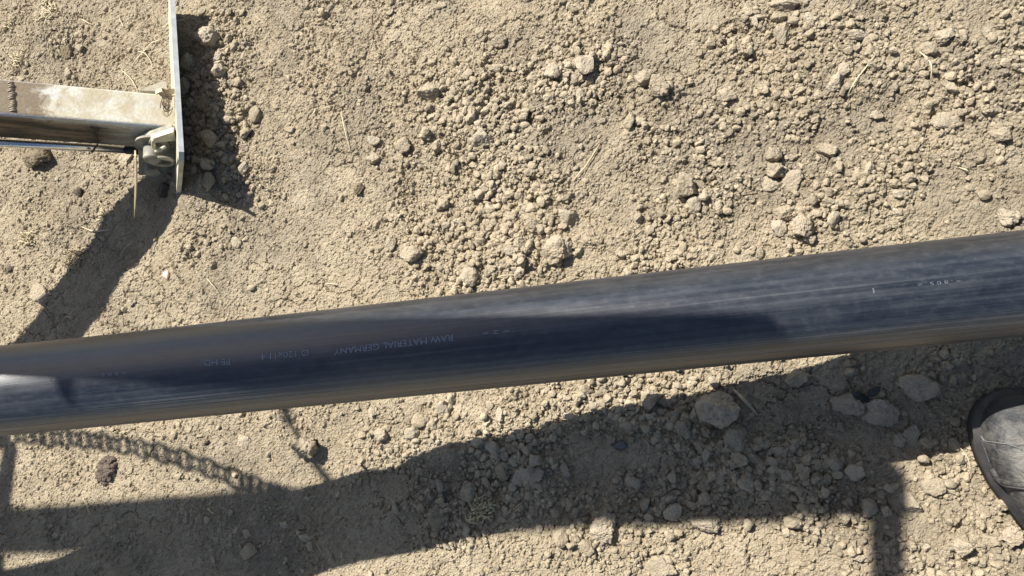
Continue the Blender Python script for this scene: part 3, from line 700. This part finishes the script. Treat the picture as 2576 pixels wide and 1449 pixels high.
def onr(px, py, rv):
    d = ray(px, py); t = (rv - (CAM - A) @ n_l) / (d @ n_l); return loc(CAM + d * t)
leg = empty('steel_leg', mat=LF); tag(leg, 'muddy cream painted steel support leg with foot plate dug into the soil', 'steel leg')
q = N('leg_paint'); co = q.n('ShaderNodeTexCoord').outputs['Object']; sp = q.n('ShaderNodeSeparateXYZ', {0: co})
n1 = q.noise(co, 26, 5, .65, .6); n2 = q.noise(q.n('ShaderNodeMapping', {'Vector': co, 'Scale': (7, 45, 45)}).outputs[0], 1.0, 5, .7); n3 = q.noise(co, 160, 4, .7)
paint = q.mix(q.ramp(n3, .35, .7), (.66, .64, .55), (.50, .46, .35))
paint = q.mix(q.ramp(n2, .48, .66, 0, .55), paint, (.55, .59, .66))
mud = q.mix(q.ramp(n3, .3, .7), (.14, .100, .062), (.24, .18, .112))
film = q.ramp(n1, .42, .60, .05, .75)
tq = q.math('ADD', sp.outputs[0], q.math('MULTIPLY', q.math('SUBTRACT', n1, .5), .22))
m_far = q.ramp(tq, .180, .215, 0, .95); m_end = q.ramp(tq, .06, -.01, 0, .6)
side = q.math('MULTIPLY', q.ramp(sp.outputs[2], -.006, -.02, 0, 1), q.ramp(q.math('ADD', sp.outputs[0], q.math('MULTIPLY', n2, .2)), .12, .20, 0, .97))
c = q.mix(q.math('MAXIMUM', film, m_end, True), paint, (.40, .33, .20))
c = q.mix(m_far, c, mud)
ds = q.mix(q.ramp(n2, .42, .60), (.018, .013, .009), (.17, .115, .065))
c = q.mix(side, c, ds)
edge = q.math('MULTIPLY', q.ramp(q.math('ABSOLUTE', q.math('SUBTRACT', q.math('ABSOLUTE', sp.outputs[1]), .0355)), .0035, .0010, 0, 1), q.ramp(sp.outputs[2], -.008, -.004, 0, 1))
c = q.mix(q.math('MULTIPLY', edge, q.ramp(n2, .35, .6, .25, .9)), c, (.46, .50, .55))
LEGM = q.out(Base_Color=c, Roughness=q.ramp(n3, .3, .7, .5, .8), Normal=q.bump(q.math('ADD', n3, q.math('MULTIPLY', m_far, .3)), .5, .0015))
CREAM = simple('cream_paint', (.46, .43, .33), .6, var=.32, scale=32)
GREYP = simple('grey_paint', (.25, .235, .185), .7, var=.35, scale=60)
EDGEM = simple('worn_edge', (.44, .45, .46), .45, var=.18, scale=50)
HB = onq(0, 348, .0365)[2]; print('beam height', HB, onq(334, 380, .0365)[2])
q = MB(); q.box((-.045, -.0365, HB), (1.75, .0365, 0), .006)
pl0, pln = loc(E1), np.array([Np @ a_l, Np @ b_l, Np @ n_l])
q.v = [p if p[0] > -.04 else (pl0[0] - (pln[1] * (p[1] - pl0[1]) + pln[2] * (p[2] - pl0[2])) / pln[0], p[1], p[2]) for p in q.v]
q.build('box_beam', LEGM, leg, False)
# foot plate in leg coordinates
def plate_pt(v, wd, th): return loc(E1 + e_ * v + D * wd + Np * th)
Lp = np.linalg.norm(E2 - E1)
G2, G1 = atz(447, 492) - E2, atz(446, 36) - E1; G1 = G1 * 1.8; G2 = G2 * 1.5
poly = [(0.012, .004), (.10, 0), (.18, .001), (.30, 0), (Lp - .012, -.001), (Lp, .010), (Lp + G2 @ e_, G2 @ D), (G1 @ e_, G1 @ D)]
q = MB().prism(poly, -.0085, 0.0, lambda a, b, d: plate_pt(a, b, d)); fp = q.build('foot_plate', CREAM, leg)
ed = MB()                                     # worn bright upper rim
for i in range(5):
    p, r_ = poly[i], poly[i + 1]
    ed.add([plate_pt(*p, -.0088), plate_pt(*p, .0), plate_pt(*r_, .0), plate_pt(*r_, -.0088), plate_pt(p[0], p[1] - .0012, -.0088), plate_pt(p[0], p[1] - .0012, 0), plate_pt(r_[0], r_[1] - .0012, 0), plate_pt(r_[0], r_[1] - .0012, -.0088)],
           [(4, 5, 6, 7), (0, 3, 7, 4), (1, 5, 6, 2), (0, 4, 5, 1), (3, 2, 6, 7)])
ed.build('worn_rim', EDGEM, fp)
rgw = random.Random(3)
# weld bead over the top face and mud on the left
q = MB()
for k in range(15):
    s = -.030 + .0040 * k + rgw.uniform(-.0008, .0008); t0 = onr(24 + .75 * k, 232 + 3.5 * k, 0)[0] + rgw.uniform(-.0015, .0015)
    q.tube([(t0 - rgw.uniform(.003, .0055), s, .0006), (t0, s + .0018, .0018), (t0 + rgw.uniform(.003, .0055), s + .003, .0006)], [.0006, .0013 + .0006 * ((k * 5) % 3) / 2, .0006], 6)
q.build('weld_bead', simple('weld', (.33, .29, .22), .6, var=.3), leg, True)
# chrome rod below the beam
q = MB(); 
p0, p1 = onr(0, 359, HB - .012), onr(322, 377, HB - .012); dv = (p1 - p0) / np.linalg.norm(p1 - p0)
q.tube([p0 - dv * 1.1, p0, p1], .0075, 16); q.build('rod', simple('chrome', (.62, .64, .68), .22, 1.0, var=.06), leg, True)
MB().tube([p1 - dv * .004, p1 + dv * .030], .0085, 14).build('rod_end', simple('black_steel', (.02, .02, .022), .5), leg, True)
pw = [onq(x, y, .041) for x, y in ((228, 318), (246, 328), (240, 340), (246, 352), (246, 362))] + [p1 - dv * .060 + np.array([0, .012, .004])]
MB().tube(pw, [.0016, .0022, .0016, .0016, .0014, .0022, .0010], 6).build('wire_tie', simple('rusty_wire', (.05, .03, .022), .7), leg, True)
# lugs, washer, pins
QL = .052
cn = [onq(x, y, QL) for x, y in ((347, 356), (362, 346), (432, 322), (444, 344), (444, 440), (350, 440))]
poly2 = [(p[0], p[2]) for p in cn]
ax3 = lambda a, b, d: (a, d, b)
lug = MB().prism(poly2, QL - .010, QL, ax3).build('lug', GREYP, leg)
tp = [onq(x, y, QL) for x, y in ((372, 350), (380, 339), (436, 320), (444, 342))]
MB().prism([(p[0], p[2]) for p in tp], QL + .0002, QL + .010, ax3).build('gusset', CREAM, leg)
cn2 = [(p[0], p[2]) for p in (onq(x, y, QL + .035) for x, y in ((352, 436), (350, 446), (372, 452), (440, 452), (444, 430)))]
wc = onq(383, 362, QL); q = MB()
def disc(mb, c, r, q0, q1, seg=28):
    mb.prism([(c[0] + r * math.cos(2 * math.pi * k / seg), c[2] + r * math.sin(2 * math.pi * k / seg)) for k in range(seg)], q0, q1, ax3)
disc(q, wc, .031, QL + .0003, QL + .0045); q.build('washer', GREYP, leg)
q = MB(); disc(q, wc, .0150, QL + .005, QL + .034); disc(q, wc, .0135, QL + .034, QL + .0355); pin = q.build('pin', GREYP, leg, False)
def seg3(px, py, qv): return onq(px, py, qv)
MB().tube([seg3(386, 369, QL + .028), seg3(385, 362, QL + .055), seg3(385, 354, QL + .068)], .0032, 10).build('split_pin', CREAM, pin, True)
MB().tube([seg3(392, 381, QL + .028), seg3(402, 377, QL + .042), seg3(414, 370, QL + .058)], .0030, 10).build('split_pin', CREAM, pin, True)
MB().tube([seg3(399, 366, QL + .010), seg3(405, 376, QL + .016), seg3(403, 388, QL + .02)], .0028, 8).build('spring_clip', GREYP, pin, True)
wc2 = onq(384, 424, QL + .012); q = MB(); disc(q, wc2, .014, QL + .002, QL + .022); disc(q, wc2, .022, QL - .012, QL + .0018); q.build('lower_pin', GREYP, leg)
rc = onq(407, 406, QL + .030); q = MB()
q.tube([(rc[0] + .020 * math.cos(t), rc[1] + .004 * math.sin(t), rc[2] + .020 * math.sin(t)) for t in np.linspace(0, 2 * math.pi, 28, endpoint=False)], .0040, 8, True); q.build('pull_ring', GREYP, leg, True)
# far side gusset
fg = [onr(x, y, -.012) for x, y in ((352, 229), (366, 222), (405, 207), (418, 206), (420, 232))]
MB().prism([(p[0], p[1]) for p in fg], -.020, -.010, lambda a, b, d: (a, b, d)).build('gusset', CREAM, leg)
# things caught on the leg: dry leaf, rootlets, long yellow blade
def wpt(px, py, d): return atd(px, py, d)
rg = random.Random(5); q = MB(); c0 = atd(416, 226, 1.35)
for k in range(5):
    a = rg.uniform(0, 6.28); n_ = 6; vs = []
    for i in range(n_):
        t = i / (n_ - 1); wdt = .008 * math.sin(math.pi * min(.97, t + .03)) + .0005
        c = c0 + np.array([math.cos(a), math.sin(a), 0]) * .016 * t + np.array([0, 0, .012 * math.sin(2.2 * t + k)])
        sdv = np.array([-math.sin(a), math.cos(a), .5 * math.sin(3 * t + k)]) * wdt
        vs += [c - sdv, c + np.array([0, 0, -.003]), c + sdv]
    fs = []
    for i in range(n_ - 1): fs += [(3 * i, 3 * i + 1, 3 * i + 4, 3 * i + 3), (3 * i + 1, 3 * i + 2, 3 * i + 5, 3 * i + 4)]
    q.add(vs, fs)
lf = q.build('dry_leaf', simple('dry_leaf', (.52, .41, .27), .7, var=.25, scale=150), smooth=True)
md = lf.modifiers.new('thickness', 'SOLIDIFY'); md.thickness = .0006
tag(lf, 'crumpled dry leaf caught between the steel leg and its foot plate', 'leaf')
q = MB(); c0 = atd(424, 262, 1.375)
for k in range(34):
    a = rg.uniform(0, 6.28); r = rg.uniform(.006, .02); ph = rg.uniform(0, 6)
    pts = [c0 + np.array([.45 * r * math.cos(a + t * 2.2) + .002 * math.sin(ph + 5 * t), 1.3 * r * math.sin(a + t * 2.2), .004 + .006 * math.sin(ph + 3 * t)]) for t in np.linspace(0, 1, 7)]
    q.tube(pts, .00045 if k % 4 else .0009, 4)
o = q.build('root_tangle', simple('rootlets', (.20, .14, .09), .8, var=.4, scale=300), smooth=True); tag(o, 'tangle of fine brown rootlets lodged against the foot plate', 'roots')
q = MB(); pts = [wpt(x, y, d) for x, y, d in ((340, 378, 1.335), (341, 400, 1.335), (342, 430, 1.345), (342, 470, 1.355), (340, 510, 1.37), (338, 549, 1.385))]
q.tube(pts, [.0022, .0028, .0032, .0030, .0022, .0006], 6, flat=.35); o = q.build('dry_grass', YEL, smooth=True); tag(o, 'long yellow dry grass blade hanging down beside the pinned lug of the leg', 'grass blade')

# ------------------------------------------------------------------ machine frame overhead (outside the picture, throws the soft shadows)
FRM = simple('frame_paint', (.55, .52, .42), .5, var=.15, scale=20)
ZB = 1.40
fr = empty('machine_frame', (-2.38, .45, 0)); tag(fr, 'cream painted tubular machine frame standing over the pipe and leg', 'machine frame')
o0 = np.array([-2.38, .45, 0])
def beam(name, P, Q, wd, ht):
    P, Q = np.array(P), np.array(Q); d = (Q - P) / np.linalg.norm(Q - P); s = np.cross([0, 0, 1.0], d) if abs(d[2]) < .9 else np.array([1.0, 0, 0]); s /= np.linalg.norm(s); n = np.cross(d, s); L = np.linalg.norm(Q - P)
    return MB().box((0, -wd / 2, -ht / 2), (L, wd / 2, ht / 2), .004, lambda p: P - o0 + d * p[0] + s * p[1] + n * p[2]).build(name, FRM, fr)
sh = np.array([-.5, .6]) * (ZB - 1.0)
def bz(x, y): return (x + sh[0], y + sh[1], ZB)
by = lambda x: .468 + .107 * (x + .375)
beam('boom', bz(-2.35, by(-2.35)), bz(-.350, by(-.350)), .058, .062)
beam('cross_arm', bz(-.366, .47), bz(-.330, -.95), .034, .03)
beam('cross_arm', bz(-1.990, .47), bz(-1.955, -.95), .034, .03)
for x in (-.336, -1.955):
    p = bz(x, -.95); beam('post', (p[0], p[1], -.02), (p[0], p[1], ZB + .02), .05, .05)
beam('upright', (-2.42, .45, -.02), (-2.42, .45, 1.5), .10, .10)
hk = [(-1.140, .372), (-1.130, .352), (-1.119, .316), (-1.104, .350), (-1.070, .372)]
MB().prism([(bz(*p)[0] - o0[0], bz(*p)[1] - o0[1]) for p in hk], ZB - .006, ZB + .006, lambda a, b, d: (a, b, d)).build('hook_plate', FRM, fr)
# chain hanging from the frame
CH = [(-70, 1098), (40, 1093), (110, 1099), (180, 1102), (250, 1110), (330, 1123), (400, 1140), (475, 1160), (550, 1187), (620, 1214), (680, 1236), (740, 1255), (790, 1268)]
gp = []
for i, (x, y) in enumerate(CH):
    t = i / (len(CH) - 1); z = .76 + .14 * (1 - t) ** 2 + .64 * t ** 9; gp.append(back(atz(x, y), z))
gp = np.array(gp); al = np.concatenate([[0], np.cumsum(np.linalg.norm(np.diff(gp, axis=0), axis=1))])
q = MB(); pitch = .0285; k = 0; u = 0.01
while u < al[-1] - .01:
    c = np.array([np.interp(u, al, gp[:, i]) for i in range(3)]); c2 = np.array([np.interp(u + .005, al, gp[:, i]) for i in range(3)]); t = (c2 - c); t /= np.linalg.norm(t)
    s = np.cross(t, [0, 0, 1.0]); s /= np.linalg.norm(s); n = np.cross(s, t); sv = np.array([.5, -.6, -1.0]) / 1.2689; f1 = np.cross(t, sv); f1 /= np.linalg.norm(f1); f2_ = np.cross(f1, t); sd = f1 * (.66 if k % 2 else .98) + sv * (.75 if k % 2 else .20)
    L, wv = .0215, .0135
    pts = [c + t * (math.cos(a) * wv + math.copysign(L - wv, math.cos(a)) * .9) + sd * wv * math.sin(a) for a in np.linspace(0.01, 2 * math.pi + .01, 16, endpoint=False)]
    q.tube(pts, .0038, 6, True); u += pitch; k += 1
o = q.build('chain', simple('chain_steel', (.35, .33, .30), .5, .8), smooth=True); tag(o, 'steel link chain hanging from the machine frame', 'chain')
rp = [back(atz(x, y), ZB) for x, y in ((722, 1028), (732, 1060), (750, 1090), (772, 1135), (800, 1180), (830, 1222))]
q = MB().tube(rp, [.012, .010, .006, .0085, .008, .009], 10).build('hose_stub', simple('rubber', (.03, .03, .03), .6), smooth=True); tag(q, 'short hose stub fixed to the boom of the machine frame', 'hose')

# ------------------------------------------------------------------ shoe
q = N('dusty_leather'); co = q.n('ShaderNodeTexCoord').outputs['Object']
n1 = q.noise(co, 14, 5, .65, .5); n2 = q.noise(co, 90, 5, .7)
c = q.mix(q.ramp(q.math('ADD', q.math('MULTIPLY', n1, .7), q.math('MULTIPLY', n2, .35)), .44, .62), (.018, .019, .022), (.135, .124, .108))
cr = q.noise(q.n('ShaderNodeMapping', {'Vector': co, 'Rotation': (0, 0, .38), 'Scale': (22, 85, 40)}).outputs[0], 1.0, 4, .6, .8)
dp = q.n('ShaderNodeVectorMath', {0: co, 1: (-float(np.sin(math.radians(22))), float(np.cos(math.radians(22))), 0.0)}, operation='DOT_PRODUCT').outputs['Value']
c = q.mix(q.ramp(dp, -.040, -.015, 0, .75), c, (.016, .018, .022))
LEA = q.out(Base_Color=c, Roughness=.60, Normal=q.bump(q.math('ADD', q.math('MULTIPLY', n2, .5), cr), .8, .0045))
SOLE = simple('dusty_rubber', (.055, .05, .047), .7, var=.35, scale=50)
STI = simple('stitching', (.13, .13, .125), .8, var=.3, scale=400)
th = math.radians(22); td = np.array([-math.sin(th), math.cos(th), 0]); rd = np.array([math.cos(th), math.sin(th), 0])
tip = atz(2510, 996, .03); tip = tip + rd * .006; g0 = ghs(tip[0], tip[1]) + .006
SW = [(0, .0), (.004, .017), (.012, .030), (.025, .041), (.045, .0485), (.07, .052), (.10, .0525), (.13, .048), (.17, .041), (.21, .037), (.25, .036), (.275, .031), (.288, .018), (.292, .0)]
SH = [(0, .034), (.006, .046), (.02, .056), (.045, .064), (.075, .069), (.105, .082), (.135, .102), (.16, .120), (.19, .128), (.292, .128)]
def sw(s): return float(np.interp(s, [a for a, _ in SW], [b for _, b in SW]))
def shh(s): return float(np.interp(s, [a for a, _ in SH], [b for _, b in SH]))
def spt(s, a, grow=0.0):                       # a: 0 left welt .. 1 right welt
    an = math.pi * a; w_ = sw(s) * .955 + grow; h_ = shh(s) - .024 + grow
    ex = .72; cx2 = -math.copysign(abs(math.cos(an)) ** ex, math.cos(an)); sz = abs(math.sin(an)) ** .80
    narrow = 1.0 if s < .12 else 1 - .22 * min(1, (s - .12) / .05) * sz
    return tip - td * s + rd * (w_ * cx2 * narrow) + np.array([0, 0, 1]) * (g0 - tip[2] + .022 + h_ * sz)
sroot = empty('shoe', (tip[0], tip[1], g0)); tag(sroot, 'dusty black leather work shoe coming in at the right edge', 'shoe'); O = np.array([tip[0], tip[1], g0])
ss = sorted(set([0.0005, .002] + [round(x, 4) for x in np.linspace(.004, .2915, 60)])); na = 40
V = [spt(s, k / na) - O for s in ss for k in range(na + 1)]
Fq = [(i * (na + 1) + k, i * (na + 1) + k + 1, (i + 1) * (na + 1) + k + 1, (i + 1) * (na + 1) + k) for i in range(len(ss) - 1) for k in range(na)]
upm = mesh('upper', V, Fq, True); up_ = obj('upper', upm, LEA, sroot)
outl = [(-sw(s) - .0035, s) for s in ss] ; outl = [(w_, s) for w_, s in outl] + [(sw(s) + .0035, s) for s in reversed(ss)]
def ring(z, g):
    r = []
    for w_, s in outl:
        s2 = s - .004 * (1 - min(1, s / .03)) + .004 * max(0, (s - .26) / .03)
        r.append(-td * s2 + rd * (w_ + math.copysign(g, w_)) + np.array([0, 0, z]))
    return r
q = MB(); lv = [(-.008, -.003), (.004, 0), (.020, .0005), (.0235, -.001), (.0245, -.004)]; m_ = len(outl); V = []
for z, g in lv: V += ring(z, g)
Fs = [(i * m_ + k, i * m_ + (k + 1) % m_, (i + 1) * m_ + (k + 1) % m_, (i + 1) * m_ + k) for i in range(len(lv) - 1) for k in range(m_)] + [tuple(range((len(lv) - 1) * m_, len(lv) * m_)), tuple(range(m_ - 1, -1, -1))]
q.add(V, Fs); q.build('sole', SOLE, sroot, True)
# seams found from where they run over the toe
grid = [(s, a / 60) for s in np.linspace(.004, .19, 70) for a in range(1, 60)]; gpx = np.array([proj(spt(s, a)) for s, a in grid])
def near(zx, zy):                               # crop pixel -> surface parameters
    x = (3300 + .4485 * zx) / 1.4907; y = (1350 + .4485 * zy) / 1.4907; i = int(np.argmin((gpx[:, 0] - x) ** 2 + (gpx[:, 1] - y) ** 2)); return grid[i]
def seam(name, zs, rad, mat, dots=False, flat=.6, grow=.0006):
    pr = [near(*z) for z in zs]; pts = []
    for i in range(len(pr) - 1):
        for t in np.linspace(0, 1, 9)[:-1]: pts.append(spt(pr[i][0] * (1 - t) + pr[i + 1][0] * t, pr[i][1] * (1 - t) + pr[i + 1][1] * t, grow) - O)
    pts.append(spt(*pr[-1], grow) - O); q = MB()
    if dots:
        for i in range(0, len(pts) - 1, 1): q.tube([pts[i], pts[i] * .45 + pts[i + 1] * .55], rad, 5)
    else: q.tube(pts, rad, 8, flat=flat)
    return q.build(name, mat, sroot, True)
seam('seam', [(822, 648), (880, 676), (960, 690), (1060, 705), (1130, 728), (1200, 755)], .0011, STI)
seam('stitching', [(835, 668), (940, 705), (1000, 780), (1080, 850), (1150, 920), (1200, 975)], .0006, STI, True)
seam('stitching', [(840, 690), (868, 800), (885, 880)], .0006, STI, True)
seam('strap', [(842, 965), (880, 980), (960, 1000), (1060, 1025), (1150, 1040), (1220, 1052)], .0050, LEA, grow=.001)
seam('strap_edge', [(842, 978), (880, 994), (960, 1014), (1060, 1038), (1150, 1054), (1220, 1066)], .0016, SOLE, grow=.004)
MB().tube([spt(.155 + .06 * (1 - math.cos(t)), .5 + .0 * t) * 0 + (tip - td * (.225 - .052 * math.cos(t)) + rd * (.034 * math.sin(t)) + np.array([0, 0, g0 - tip[2] + .126])) - O for t in np.linspace(0, 2 * math.pi, 26, endpoint=False)], .007, 8, True).build('collar', LEA, sroot, True)
print('verts ground', len(vv), 'crumbs', gcount)
